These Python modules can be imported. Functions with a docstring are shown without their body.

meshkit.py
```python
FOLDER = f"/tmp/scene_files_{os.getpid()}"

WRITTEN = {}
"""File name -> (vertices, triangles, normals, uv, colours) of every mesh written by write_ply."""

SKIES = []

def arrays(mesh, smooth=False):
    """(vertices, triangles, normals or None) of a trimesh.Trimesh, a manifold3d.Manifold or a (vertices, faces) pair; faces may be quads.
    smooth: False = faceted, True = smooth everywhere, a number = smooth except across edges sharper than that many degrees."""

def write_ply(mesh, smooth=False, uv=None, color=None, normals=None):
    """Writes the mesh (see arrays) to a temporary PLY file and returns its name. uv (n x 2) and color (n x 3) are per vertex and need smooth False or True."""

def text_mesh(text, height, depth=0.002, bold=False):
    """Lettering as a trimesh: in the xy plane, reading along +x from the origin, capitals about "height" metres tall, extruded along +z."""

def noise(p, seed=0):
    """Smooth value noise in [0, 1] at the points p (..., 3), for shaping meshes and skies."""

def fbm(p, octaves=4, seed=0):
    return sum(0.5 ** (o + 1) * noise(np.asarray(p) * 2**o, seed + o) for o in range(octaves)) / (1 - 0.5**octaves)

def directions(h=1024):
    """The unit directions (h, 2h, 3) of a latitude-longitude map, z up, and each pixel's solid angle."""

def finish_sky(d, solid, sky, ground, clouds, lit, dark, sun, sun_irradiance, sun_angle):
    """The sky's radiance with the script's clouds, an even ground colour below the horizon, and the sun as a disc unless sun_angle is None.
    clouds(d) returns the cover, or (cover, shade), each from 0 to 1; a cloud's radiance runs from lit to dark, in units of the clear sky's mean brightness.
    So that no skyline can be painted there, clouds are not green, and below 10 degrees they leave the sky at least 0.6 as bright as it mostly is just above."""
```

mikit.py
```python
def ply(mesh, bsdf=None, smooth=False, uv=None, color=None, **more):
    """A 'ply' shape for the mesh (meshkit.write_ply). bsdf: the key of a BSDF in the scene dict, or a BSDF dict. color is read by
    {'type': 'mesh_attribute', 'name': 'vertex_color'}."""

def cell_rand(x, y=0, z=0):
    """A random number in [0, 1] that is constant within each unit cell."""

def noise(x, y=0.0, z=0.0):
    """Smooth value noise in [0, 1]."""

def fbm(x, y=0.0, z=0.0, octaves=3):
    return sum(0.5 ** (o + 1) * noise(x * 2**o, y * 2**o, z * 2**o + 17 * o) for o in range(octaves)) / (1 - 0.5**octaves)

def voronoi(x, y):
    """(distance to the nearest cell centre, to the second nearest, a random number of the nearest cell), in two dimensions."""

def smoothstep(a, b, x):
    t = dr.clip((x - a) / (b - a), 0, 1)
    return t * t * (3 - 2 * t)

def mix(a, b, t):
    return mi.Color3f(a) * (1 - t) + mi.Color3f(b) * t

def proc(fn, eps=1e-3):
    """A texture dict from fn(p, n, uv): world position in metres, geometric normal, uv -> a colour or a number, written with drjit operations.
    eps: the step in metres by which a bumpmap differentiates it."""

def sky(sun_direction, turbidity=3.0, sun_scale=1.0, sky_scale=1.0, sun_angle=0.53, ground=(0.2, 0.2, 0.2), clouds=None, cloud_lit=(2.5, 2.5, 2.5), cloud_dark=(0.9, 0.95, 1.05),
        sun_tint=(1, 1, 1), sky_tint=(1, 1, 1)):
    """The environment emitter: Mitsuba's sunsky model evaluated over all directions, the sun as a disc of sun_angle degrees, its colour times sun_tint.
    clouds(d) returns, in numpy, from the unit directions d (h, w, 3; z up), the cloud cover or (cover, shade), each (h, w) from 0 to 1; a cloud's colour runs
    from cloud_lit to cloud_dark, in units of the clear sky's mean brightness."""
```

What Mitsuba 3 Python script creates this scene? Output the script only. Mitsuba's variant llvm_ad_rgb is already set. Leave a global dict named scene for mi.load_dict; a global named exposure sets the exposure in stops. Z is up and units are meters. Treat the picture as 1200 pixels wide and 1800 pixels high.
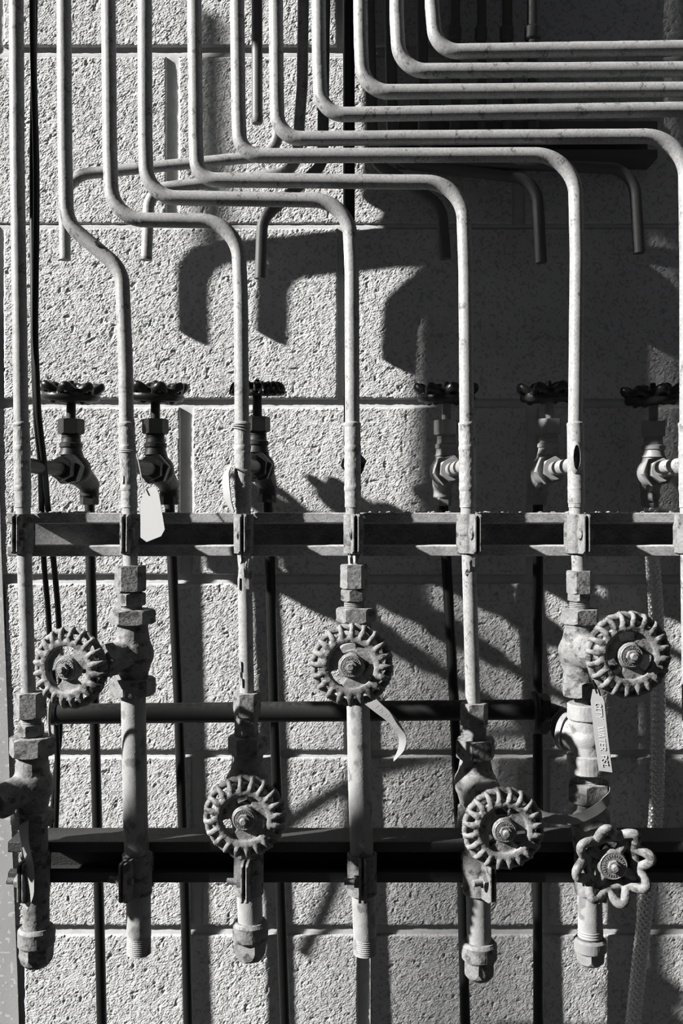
import math
import numpy as np, trimesh, shapely, manifold3d as m3
import drjit as dr, mitsuba as mi
import mikit, meshkit
from mikit import noise, fbm, smoothstep, mix
T = mi.ScalarTransform4f
scene, labels = {}, {}

# ---------------------------------------------------------------- camera, sky, sun, exposure
D = 1.12                       # camera to wall, metres; the wall's face is y = 0, the camera looks along +y
S0 = 0.657e-3                  # metres per photograph pixel on the wall (a course of blocks is 203 mm)
scene['camera'] = {'type': 'perspective', 'fov': 2 * math.degrees(math.atan(600 * S0 / D)), 'fov_axis': 'x', 'near_clip': 0.01, 'far_clip': 100.0,
                   'to_world': T().look_at(origin=[0, -D, 0], target=[0, 0, 0], up=[0, 0, 1])}
SUN = np.array([-2.9, -1.0, 1.65])
scene['sky'] = mikit.sky(SUN.tolist(), sun_scale=1.0, sky_scale=1.0, sun_angle=1.0, sun_tint=(0.79, 1.0, 1.485), ground=(0.012, 0.015, 0.022),
                         clouds=lambda d: np.ones(d.shape[:2]), cloud_lit=(0.066, 0.066, 0.066), cloud_dark=(0.06, 0.06, 0.06))
exposure = 4.02

YF, YR, YS = 0.225, 0.047, 0.2137   # distance from the wall: front tubes, rear tubes, open face of the channels
def sc(Y): return S0 * (D - Y) / D
def P(px, pz, Y): return np.array([(px - 600) * sc(Y), -Y, (900 - pz) * sc(Y)])
SF, SR = sc(YF), sc(YR)

# ---------------------------------------------------------------- materials
def gray(v): return {'type': 'rgb', 'value': [v, v, v]}
def mat(name, color, rough=0.6, spec=0.3, metal=0.0, bump=None, bscale=1.0, eps=3e-4, coat=0.0):
    d = {'type': 'principled', 'base_color': mikit.proc(color) if callable(color) else gray(color), 'roughness': rough, 'specular': spec, 'metallic': metal}
    if coat: d['clearcoat'] = coat; d['clearcoat_gloss'] = 0.8
    d = {'type': 'twosided', 'b': d}
    if bump is not None: d = {'type': 'bumpmap', 'b': mikit.proc(bump, eps), 'n': d, 'scale': bscale}
    scene[name] = d

def col_block(p, n, uv):
    v = 0.365 + 0.07 * (fbm(p.x * 35, p.z * 35, 3.0) - 0.5) - 0.10 * smoothstep(0.62, 0.8, noise(p.x * 430, p.z * 400, 7.0))
    v -= 0.07 * smoothstep(0.6, 0.8, fbm(p.x * 9, p.z * 2.5, 9.0))
    return mi.Color3f(v)
def col_tube(p, n, uv):
    v = 0.19 + 0.07 * (fbm(p.x * 60, p.y * 60, p.z * 60) - 0.5) + 0.09 * (noise(p.x * 900, p.y * 900, p.z * 500) - 0.5)
    st = smoothstep(0.60, 0.72, fbm(p.x * 170 + 5, p.y * 170, p.z * 90)) * smoothstep(0.35, 0.6, noise(p.x * 800, p.y * 800, p.z * 500))
    return mi.Color3f(0.9 * v * (1 - 0.55 * st))
def col_iron(p, n, uv):
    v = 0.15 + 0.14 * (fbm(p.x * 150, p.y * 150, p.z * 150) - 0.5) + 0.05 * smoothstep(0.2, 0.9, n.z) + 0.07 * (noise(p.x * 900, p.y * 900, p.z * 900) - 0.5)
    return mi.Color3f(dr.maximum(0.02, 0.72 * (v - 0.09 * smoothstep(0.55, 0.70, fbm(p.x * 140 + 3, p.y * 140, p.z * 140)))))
def col_steel(p, n, uv):
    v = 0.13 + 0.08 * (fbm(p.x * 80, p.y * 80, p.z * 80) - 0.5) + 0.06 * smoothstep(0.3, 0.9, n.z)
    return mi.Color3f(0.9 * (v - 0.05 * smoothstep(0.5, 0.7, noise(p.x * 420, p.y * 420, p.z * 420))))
def col_trim(p, n, uv):
    v = 0.22 + 0.06 * (fbm(p.x * 40, p.z * 16, 2.0) - 0.5)
    return mi.Color3f(v + 0.10 * smoothstep(0.80, 0.84, noise(p.x * 300, p.z * 260, 4.0)))
def col_mortar(p, n, uv): return mi.Color3f(0.34 + 0.07 * (fbm(p.x * 90, p.z * 90, 1.0) - 0.5))
def col_galv(p, n, uv):
    return mi.Color3f(0.78 * (0.22 + 0.10 * (fbm(p.x * 140, p.y * 140, p.z * 90) - 0.5) - 0.10 * smoothstep(0.60, 0.72, fbm(p.x * 100 + 9, p.y * 100, p.z * 70))))
def bump_fine(p, n, uv): return noise(p.x * 900, p.y * 900, p.z * 900) + 0.7 * noise(p.x * 1900, p.y * 1900, p.z * 1900)
def bump_paint(p, n, uv): return noise(p.x * 1700, p.y * 1700, p.z * 1500) + 0.5 * fbm(p.x * 260, p.y * 260, p.z * 200)
def bump_cast(p, n, uv): return fbm(p.x * 420, p.y * 420, p.z * 420) + 0.4 * noise(p.x * 1500, p.y * 1500, p.z * 1500)

def bump_block(p, n, uv): return noise(p.x * 760, p.y * 500, p.z * 720) + 0.5 * noise(p.x * 1500, p.y * 900, p.z * 1500)
def col_strut(p, n, uv):
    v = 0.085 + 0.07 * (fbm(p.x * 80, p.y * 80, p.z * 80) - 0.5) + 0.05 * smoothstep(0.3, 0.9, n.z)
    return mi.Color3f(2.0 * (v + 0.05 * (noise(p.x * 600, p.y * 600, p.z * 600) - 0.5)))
mat('mat_block', col_block, 0.8, 0.15, bump=bump_block, bscale=0.0005)
mat('mat_mortar', col_mortar, 0.8, 0.15, bump=bump_fine, bscale=0.00015)
mat('mat_tube', col_tube, 0.5, 0.35, bump=bump_paint, bscale=0.00005)
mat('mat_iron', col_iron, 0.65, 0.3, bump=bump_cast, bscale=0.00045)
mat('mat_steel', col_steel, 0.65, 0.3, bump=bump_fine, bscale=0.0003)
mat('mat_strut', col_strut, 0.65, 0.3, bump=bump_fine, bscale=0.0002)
mat('mat_strut_shaded', 0.03, 0.6, 0.3, bump=bump_fine, bscale=0.0004)  # strut steel darkened in colour to stand for shade on the lower channel
mat('mat_trim', col_trim, 0.6, 0.3, bump=bump_fine, bscale=0.0001)
mat('mat_galv', col_galv, 0.5, 0.4, bump=bump_fine, bscale=0.00015)
mat('mat_dark', 0.011, 0.5, 0.3)
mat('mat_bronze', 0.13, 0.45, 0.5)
mat('mat_wheel_black', 0.008, 0.35, 0.3)
mat('mat_black', 0.005, 0.4, 0.25)
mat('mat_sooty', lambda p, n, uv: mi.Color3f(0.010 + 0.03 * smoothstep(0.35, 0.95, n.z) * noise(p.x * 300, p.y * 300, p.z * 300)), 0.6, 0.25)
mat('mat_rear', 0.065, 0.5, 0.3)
mat('mat_plate', 0.14, 0.45, 0.4, metal=0.3, bump=bump_fine, bscale=0.0003)
mat('mat_white', 0.18, 0.6, 0.3)
mat('mat_strap', 0.15, 0.45, 0.4)
mat('mat_floor', 0.03, 0.9, 0.1)
mat('mat_letter', 0.22, 0.5, 0.4)
mat('mat_braid', 0.5, 0.28, 0.5, metal=0.85)
mat('mat_twine', 0.2, 0.9, 0.1)

# ---------------------------------------------------------------- mesh helpers
def unit(v): v = np.asarray(v, float); return v / np.linalg.norm(v)
def frame(axis, hint=(0, 0, 1)):
    z = unit(axis); h = np.asarray(hint, float)
    if abs(z @ unit(h)) > 0.95: h = np.array([0, -1.0, 0]) if abs(z[1]) < 0.9 else np.array([1.0, 0, 0])
    x = unit(np.cross(h, z)); return np.stack([x, np.cross(z, x), z], 1)
def M44(R=np.eye(3), t=(0, 0, 0)):
    m = np.eye(4); m[:3, :3] = R; m[:3, 3] = t; return m
def moved(mesh, R=np.eye(3), t=(0, 0, 0)): mesh = mesh.copy(); mesh.apply_transform(M44(R, t)); return mesh
def cat(*ms): return trimesh.util.concatenate(list(ms))
def tm(man):
    m = man.to_mesh(); return trimesh.Trimesh(np.array(m.vert_properties[:, :3], float), np.array(m.tri_verts), process=False)
def man(mesh): return m3.Manifold(m3.Mesh(np.asarray(mesh.vertices, np.float32), np.asarray(mesh.faces, np.uint32)))

def fillet(pts, radii):
    """A polyline whose corners are arcs; radii: one for all, or one for each inner corner."""
    pts = [np.asarray(p, float) for p in pts]; out = [pts[0]]
    for i in range(1, len(pts) - 1):
        r = radii if np.isscalar(radii) else radii[i - 1]
        a, b = unit(pts[i - 1] - pts[i]), unit(pts[i + 1] - pts[i])
        ang = math.acos(np.clip(a @ b, -1, 1))
        if r <= 0 or math.pi - ang < 0.03: out.append(pts[i]); continue
        t = r / math.tan(ang / 2); t = min(t, 0.49 * np.linalg.norm(pts[i - 1] - pts[i]) if i > 1 else 0.9 * np.linalg.norm(pts[i - 1] - pts[i]), 0.49 * np.linalg.norm(pts[i + 1] - pts[i]) if i < len(pts) - 2 else 0.9 * np.linalg.norm(pts[i + 1] - pts[i]))
        r = t * math.tan(ang / 2); c = pts[i] + unit(a + b) * r / math.sin(ang / 2)
        u, w = pts[i] + a * t - c, pts[i] + b * t - c
        om = math.acos(np.clip(unit(u) @ unit(w), -1, 1)); n = max(6, int(om / 0.1))
        for k in range(n + 1):
            s = k / n; out.append(c + (math.sin((1 - s) * om) * u + math.sin(s * om) * w) / math.sin(om))
    out.append(pts[-1]); return np.array(out)
def resample(path, step):
    seg = np.linalg.norm(np.diff(path, axis=0), axis=1); s = np.r_[0, np.cumsum(seg)]
    extra = np.unique(np.r_[np.arange(0, s[-1], step), s]); extra = extra[np.r_[True, np.diff(extra) > 1e-6]]
    return np.stack([np.interp(extra, s, path[:, k]) for k in range(3)], 1)
def sweep(path, r, n=24, caps=True, wob=0.0, seed=0):
    path = np.asarray(path, float); m = len(path)
    t = np.gradient(path, axis=0); t /= np.linalg.norm(t, axis=1, keepdims=True)
    f = frame(t[0]); x = f[:, 0]; V = []
    rr = np.full(m, r) if np.isscalar(r) else np.asarray(r)
    th = np.arange(n) * 2 * np.pi / n
    for i in range(m):
        x = unit(x - t[i] * (x @ t[i])); y = np.cross(t[i], x)
        V.append(path[i] + rr[i] * (np.cos(th)[:, None] * x + np.sin(th)[:, None] * y))
    V = np.concatenate(V)
    if wob:
        c = np.repeat(path, n, 0); d = V - c
        V = c + d * (1 + wob * (meshkit.fbm(V * 60, 3, seed)[:, None] - 0.5) * 2)
    i, j = np.meshgrid(np.arange(m - 1), np.arange(n), indexing='ij'); a = (i * n + j).ravel(); b = (i * n + (j + 1) % n).ravel()
    F = np.vstack([np.stack([a, b, b + n], 1), np.stack([a, b + n, a + n], 1)])
    if caps:
        V = np.vstack([V, path[0], path[-1]]); k = np.arange(n); e = (m - 1) * n
        F = np.vstack([F, np.stack([np.full(n, m * n), (k + 1) % n, k], 1), np.stack([np.full(n, m * n + 1), e + k, e + (k + 1) % n], 1)])
    return trimesh.Trimesh(V, F, process=False)
def lathe(prof, n=32):
    """prof: (radius, z) from bottom to top; closed on the axis at both ends."""
    prof = np.asarray(prof, float); m = len(prof); th = np.arange(n) * 2 * np.pi / n
    V = np.concatenate([np.stack([r * np.cos(th), r * np.sin(th), np.full(n, z)], 1) for r, z in prof] + [np.array([[0, 0, prof[0, 1]], [0, 0, prof[-1, 1]]])])
    i, j = np.meshgrid(np.arange(m - 1), np.arange(n), indexing='ij'); a = (i * n + j).ravel(); b = (i * n + (j + 1) % n).ravel(); k = np.arange(n); e = (m - 1) * n
    F = np.vstack([np.stack([a, b, b + n], 1), np.stack([a, b + n, a + n], 1), np.stack([np.full(n, m * n), (k + 1) % n, k], 1), np.stack([np.full(n, m * n + 1), e + k, e + (k + 1) % n], 1)])
    return trimesh.Trimesh(V, F, process=False)
def cyl(p0, p1, r, n=24, ch=0.0):
    p0, p1 = np.asarray(p0, float), np.asarray(p1, float); h = np.linalg.norm(p1 - p0)
    pr = [(r, 0), (r, h)] if not ch else [(r - ch, 0), (r, ch), (r, h - ch), (r - ch, h)]
    return moved(lathe(pr, n), frame(p1 - p0), p0)
def hexnut(p0, p1, r, rot=0.0, sides=6, ch=0.14):
    """A hexagon prism from p0 to p1, corner radius r, with the corners chamfered."""
    h = float(np.linalg.norm(np.asarray(p1) - np.asarray(p0)))
    prism = m3.Manifold.cylinder(h, r, r, sides).rotate((0, 0, rot)); c = ch * r
    cone = m3.CrossSection([[(0, 0), (r * 0.90, 0), (r * 1.01, c * 0.6), (r * 1.01, h - c * 0.6), (r * 0.90, h), (0, h)]]).revolve(32)
    return moved(tm(prism ^ cone), frame(np.asarray(p1, float) - p0), p0)
def thread(p0, p1, r, pitch=0.0016, depth=0.0007, n=28):
    h = float(np.linalg.norm(np.asarray(p1) - np.asarray(p0))); k = max(2, int(h / pitch)); pr = []
    for i in range(k):
        pr += [(r - depth, i * h / k), (r, (i + 0.35) * h / k), (r, (i + 0.6) * h / k)]
    pr += [(r - depth, h)]
    return moved(lathe(pr, n), frame(np.asarray(p1, float) - p0), p0)
def rough(mesh, amp=0.0006, freq=220.0, edge=0.004, seed=0):
    v, f = trimesh.remesh.subdivide_to_size(mesh.vertices, mesh.faces, edge, max_iter=8)
    m = trimesh.Trimesh(v, f, process=True); m.merge_vertices()
    nz = (meshkit.fbm(m.vertices * freq, 3, seed) - 0.5) * 2
    m.vertices = m.vertices + m.vertex_normals * (amp * nz)[:, None]
    return m
def blend(parts, edge=0.0022, it=12):
    """Union of manifolds, refined and smoothed, as a casting is."""
    u = m3.Manifold.batch_boolean(parts, m3.OpType.Add).refine_to_length(edge); m = tm(u); m.merge_vertices()
    trimesh.smoothing.filter_taubin(m, iterations=it); return m
def ball(c, r, n=24): return m3.Manifold.sphere(r, n).translate(tuple(map(float, c)))
def rod(p0, p1, r0, r1=None, n=24):
    p0, p1 = np.asarray(p0, float), np.asarray(p1, float); h = float(np.linalg.norm(p1 - p0)); R = frame(p1 - p0)
    return m3.Manifold.cylinder(h, r0, r0 if r1 is None else r1, n).transform(np.hstack([R, p0[:, None]]))
def ribbon(path, across, width, thick, n_out=None):
    """A strip: path (n,3), across (3,) or (n,3) the width direction."""
    path = np.asarray(path, float); m = len(path); ac = np.broadcast_to(np.asarray(across, float), path.shape)
    t = np.gradient(path, axis=0); V = []
    wd = np.full(m, width) if np.isscalar(width) else np.asarray(width)
    for i in range(m):
        x = unit(ac[i] - unit(t[i]) * (ac[i] @ unit(t[i]))); nn = unit(np.cross(unit(t[i]), x))
        V += [path[i] + s * x * wd[i] / 2 + q * nn * thick / 2 for s, q in ((-1, -1), (1, -1), (1, 1), (-1, 1))]
    F = []
    for i in range(m - 1):
        for k in range(4):
            a, b = i * 4 + k, i * 4 + (k + 1) % 4; F += [[a, b, b + 4], [a, b + 4, a + 4]]
    e = (m - 1) * 4; F += [[0, 2, 1], [0, 3, 2], [e, e + 1, e + 2], [e, e + 2, e + 3]]
    mesh = trimesh.Trimesh(np.array(V), np.array(F), process=False); mesh.fix_normals(); return mesh

# ---------------------------------------------------------------- naming
def numbered(key):
    if key not in USED: USED.add(key); return key
    i = 1
    while f'{key}_{i:03d}' in USED: i += 1
    USED.add(f'{key}_{i:03d}'); return f'{key}_{i:03d}'
USED = set()
def thing(name, label, cat_, group=None):
    k = numbered(name); labels[k] = {'label': label, 'category': cat_}
    if group: labels[k]['group'] = group
    return k
def put(parent, name, mesh, bsdf, smooth=35, label=None, to=None, kind=None):
    k = numbered(f'{parent}__{name}' if parent else name)
    scene[k] = mesh if isinstance(mesh, dict) else mikit.ply(mesh, bsdf, smooth)
    if isinstance(mesh, dict) and to is not None: scene[k] = {**mesh, 'to_world': T(to)}
    if label or kind:
        labels.setdefault(k, {})
        if label: labels[k]['label'] = label
        if kind: labels[k]['kind'] = kind
    return k
def struct(name, mesh, bsdf, label, smooth=35):
    k = numbered(name); scene[k] = mikit.ply(mesh, bsdf, smooth); labels[k] = {'kind': 'structure', 'label': label}; return k

# ---------------------------------------------------------------- the wall: mortar bed and single blocks
def wx(px): return (px - 600) * S0
def wz(pz): return (900 - pz) * S0
def hsh(i, j, k):
    h = (i * 374761393 + j * 668265263 + k * 144665) & 0xFFFFFFFF; h = ((h ^ (h >> 13)) * 1274126177) & 0xFFFFFFFF
    return ((h ^ (h >> 16)) & 0xFFFF) / 65535.0
def grains(x, z, cell, k):
    """Rounded grains with crevices between them: distances to the nearest and second nearest of jittered points."""
    u, v = x / cell, z / cell; i, j = np.floor(u).astype(np.int64), np.floor(v).astype(np.int64); f1, f2, who = np.full(x.shape, 9.0), np.full(x.shape, 9.0), np.zeros(x.shape)
    for a in (-1, 0, 1):
        for b in (-1, 0, 1):
            d = np.hypot(i + a + hsh(i + a, j + b, k) - u, j + b + hsh(i + a, j + b, k + 1) - v); near = d < f1
            f2 = np.where(near, f1, np.minimum(f2, d)); who = np.where(near, hsh(i + a, j + b, k + 2), who); f1 = np.where(near, d, f1)
    return f1, f2, who
def relief(x, z):
    q = np.stack([x, z, np.zeros_like(x)], -1)
    h = 0.0004 * (meshkit.fbm(q * 60, 2, 3) - 0.5)
    wx_, wz_ = 0.0014 * (meshkit.noise(q * 300, 31) - 0.5), 0.0014 * (meshkit.noise(q * 300, 32) - 0.5)
    f1, f2, who = grains(x + wx_, z + wz_, 0.0024, 5)
    keep = np.clip((meshkit.noise(q * 260, 33) - 0.2) * 3, 0.4, 1)
    h += keep * (0.00054 * np.clip((f2 - f1) / 0.26, 0, 1) ** 0.8 + 0.00024 * (who - 0.5)) - 0.0003
    pit = np.clip((0.225 - meshkit.noise(q * 200, 21)) * 7, 0, 1) * np.clip((meshkit.noise(q * 520, 22) - 0.4) * 3, 0, 1)
    return h - 0.0013 * pit
def block(px0, px1, pz0, pz1, fine, seed):
    x0, x1, z0, z1 = wx(px0), wx(px1), wz(pz1), wz(pz0); step = 0.00115 if fine else 0.02
    def lines(a, b, lo, hi):                                       # fine where the photograph looks, coarse beyond
        if not fine: return np.linspace(a, b, max(3, int((b - a) / step)))
        m0, m1 = max(a, lo), min(b, hi); g = [np.linspace(m0, m1, max(3, int((m1 - m0) / step)))]
        if m0 > a: g.insert(0, np.linspace(a, m0, max(2, int((m0 - a) / 0.004)))[:-1])
        if m1 < b: g.append(np.linspace(m1, b, max(2, int((b - m1) / 0.004)))[1:])
        return np.concatenate(g)
    gx, gz = lines(x0, x1, wx(-25), wx(1225)), lines(z0, z1, wz(1825), wz(-25)); nx, nz = len(gx), len(gz)
    X, Z = np.meshgrid(gx, gz, indexing='ij')
    jit = meshkit.noise(np.stack([X * 90, Z * 90, X * 0 + seed], -1), 5) - 0.5
    e = np.minimum(np.minimum(X - x0, x1 - X), np.minimum(Z - z0, z1 - Z)) + 0.0015 * jit
    h = relief(X + seed * 0.37, Z) if fine else X * 0
    if fine: h = h - 0.0012 * np.clip(1 - e / 0.0020, 0, 1) ** 2
    rng = np.random.default_rng(seed); tilt = rng.uniform(-1, 1, 2) * 0.0004
    h = h + tilt[0] * (X - x0) / (x1 - x0) + tilt[1] * (Z - z0) / (z1 - z0)
    V = np.stack([X, -h, Z], -1).reshape(-1, 3)
    i, j = np.meshgrid(np.arange(nx - 1), np.arange(nz - 1), indexing='ij'); a = (i * nz + j).ravel()
    F = np.vstack([np.stack([a, a + nz, a + nz + 1], 1), np.stack([a, a + nz + 1, a + 1], 1)])
    idx = np.arange(nx * nz).reshape(nx, nz)
    ring = np.r_[idx[:, 0], idx[-1, 1:], idx[-2::-1, -1], idx[0, -2:0:-1]]; m = len(ring); k = np.arange(m)
    back = V[ring].copy(); back[:, 1] = 0.014; nv = len(V); V = np.vstack([V, back])
    F = np.vstack([F, np.stack([ring, nv + k, nv + (k + 1) % m], 1), np.stack([ring, nv + (k + 1) % m, ring[(k + 1) % m]], 1)])
    return trimesh.Trimesh(V, F, process=False)
wall = 'wall_back'; USED.add(wall)
# courses: top edge, bottom edge of the blocks, joint centres
courses = [(-1440, -1148, [300]), (-1132, -840, [603]), (-826, -534, [306]), (-520, -226, [300]), (-212, 80, [603]), (99, 393, [303]), (401, 701, [604]), (716, 1010, [327]), (1026, 1319, [612]), (1332, 1627, [346]), (1644, 1936, [640]), (1952, 2240, [360])]
for ci, (t0, t1, (j,)) in enumerate(courses):
    xs = [j + 609 * k for k in range(-4, 5)]
    for a, b in zip(xs[:-1], xs[1:]):
        if b < (-1080 if t1 < -500 else -420) or a > 1750: continue
        fine = b > -20 and a < 1220 and t1 > -20 and t0 < 1820
        gap = 11 if ci != 8 else 6
        put(wall, 'block', block(a + gap, b - gap, t0, t1, fine, abs((ci - 3) * 17 + int(a // 600) + 5)), 'mat_block', True if fine else False)
MX, MZ = np.meshgrid(np.linspace(wx(-1100), wx(2000), 330), np.linspace(wz(2240), wz(-1440), 420), indexing='ij')
def mortar_mesh():
    q = np.stack([MX * 140, MZ * 140, MX * 0], -1); y = 0.0052 + 0.0012 * (meshkit.fbm(q, 3, 8) - 0.5)
    y -= 0.0042 * np.exp(-((MZ - wz(398)) / 0.004) ** 2)                       # this bed joint is struck almost flush
    for t0, t1, _ in courses: y -= 0.0020 * np.exp(-((MZ - (wz(t1) - 0.0115)) / 0.0035) ** 2)   # squeezed out along the lower edge
    V = np.stack([MX, y, MZ], -1).reshape(-1, 3); nx, nz = MX.shape
    i, j = np.meshgrid(np.arange(nx - 1), np.arange(nz - 1), indexing='ij'); a = (i * nz + j).ravel()
    return trimesh.Trimesh(V, np.vstack([np.stack([a, a + nz, a + nz + 1], 1), np.stack([a, a + nz + 1, a + 1], 1)]), process=False)
scene[wall] = mikit.ply(mortar_mesh(), 'mat_mortar', True)
labels[wall] = {'kind': 'structure', 'label': 'rough painted concrete block wall with raked mortar joints'}

def trim_mesh():
    edge = [(-40, -300), (-24, 300), (-5, 640), (3, 960), (13, 1220), (19, 1400), (31, 1700), (44, 2100)]
    poly = shapely.Polygon([(wx(-330), wz(-300))] + [(wx(x), wz(z)) for x, z in edge] + [(wx(-330), wz(2100))])
    m = trimesh.creation.extrude_polygon(poly, 0.016, engine='earcut')           # lies in xy; stand it up against the wall
    R = np.array([[1, 0, 0], [0, 0, -1], [0, 1, 0]], float); return moved(m, R, (0, 0.0138, 0))
struct('floor', moved(trimesh.creation.box((10.0, 3.2, 0.02)), np.eye(3), (-2.0, -1.58, -1.26)), 'mat_floor', 'dark floor below the wall', False)
trim = struct('trim_1', trim_mesh(), 'mat_trim', 'flat gray painted trim board with peeling flecks standing against the wall', False)

# ---------------------------------------------------------------- channels (strut)
def channel(px0, px1, pz0, pz1, Y, depth=0.0405):
    z1, z0 = P(0, pz0, Y)[2], P(0, pz1, Y)[2]; h = z1 - z0; d = depth; t = 0.0026; lip = 0.0095
    poly = shapely.LineString([(lip * 0.75, h / 2 - lip), (0.0012, h / 2 - lip + 0.0008), (0.0012, h / 2 - t / 2), (d, h / 2 - t / 2), (d, -h / 2 + t / 2), (0.0012, -h / 2 + t / 2), (0.0012, -h / 2 + lip - 0.0008), (lip * 0.75, -h / 2 + lip)]).buffer(t / 2, quad_segs=3)
    x0, x1 = P(px0, 0, Y)[0], P(px1, 0, Y)[0]
    m = trimesh.creation.extrude_polygon(poly, x1 - x0, engine='earcut')          # (depth, height, along)
    R = np.array([[0, 0, 1], [1, 0, 0], [0, 1, 0]], float)
    return moved(m, R, (x0, -Y, (z0 + z1) / 2))
for name, a in (('upper steel strut channel, open face out, carrying the tubes above the row of handwheels', (14, 1420, 901, 978, YS)),
                ('lower steel strut channel, coloured dark to show its shade, carrying the pipe ends below the handwheels', (14, 1420, 1480, 1552, YS))):
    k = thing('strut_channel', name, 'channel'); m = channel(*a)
    scene[k] = mikit.ply(m, 'mat_strut' if a[2] < 1000 else 'mat_strut_shaded', 30)
k = thing('strut_channel', 'overhead steel strut channel, unseen, added to shade the top of the wall', 'channel'); scene[k] = mikit.ply(channel(-20, 1420, -430, -352, YS), 'mat_steel', 30)  # unseen channel, added for the shade it casts on the upper wall
def shade_blocker(lab, x0, x1, z0, z1, Y0=0.200, Y1=0.232):  # unseen boxes, added and sized to put the right of the wall in shade
    k = thing('shade_box', lab, 'shade_blocker'); bx = lambda a, b, c, d, e, f: moved(trimesh.creation.box((b - a, d - c, f - e)), np.eye(3), ((a + b) / 2, -(c + d) / 2, (e + f) / 2))
    put(k, 'body', bx(x0, x1, Y0, Y1 - 0.003, z0, z1), 'mat_steel', False); put(k, 'front_cover', bx(x0 - 0.001, x1 + 0.001, Y1 - 0.003, Y1, z0 - 0.001, z1 + 0.001), 'mat_steel', False)
shade_blocker('added unseen steel box that shades the right of the wall', -0.501, -0.335, 0.317, 1.3)
shade_blocker('added narrow unseen box that widens the shade on the upper wall', -0.547, -0.504, 0.770, 1.3)
shade_blocker('outermost added unseen box that shades the top of the wall', -0.590, -0.550, 0.900, 1.3)
k = thing('shade_pole', 'added unseen pole far from the wall that half shades its lower right', 'shade_pole')  # unseen pole, added for partial shade across the lower right wall
put(k, 'shaft', cyl((-4.85, -1.72, -1.25), (-4.85, -1.72, 2.75), 0.029, 24), 'mat_steel'); put(k, 'post_cap', cyl((-4.85, -1.72, 2.745), (-4.85, -1.72, 2.765), 0.033, 24, 0.004), 'mat_steel')
k = thing('shade_rail', 'added unseen steel bar that shades the lower channel and pipe ends', 'shade_bar')  # unseen bar, added to throw shade over pipe ends and lower channel
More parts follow.
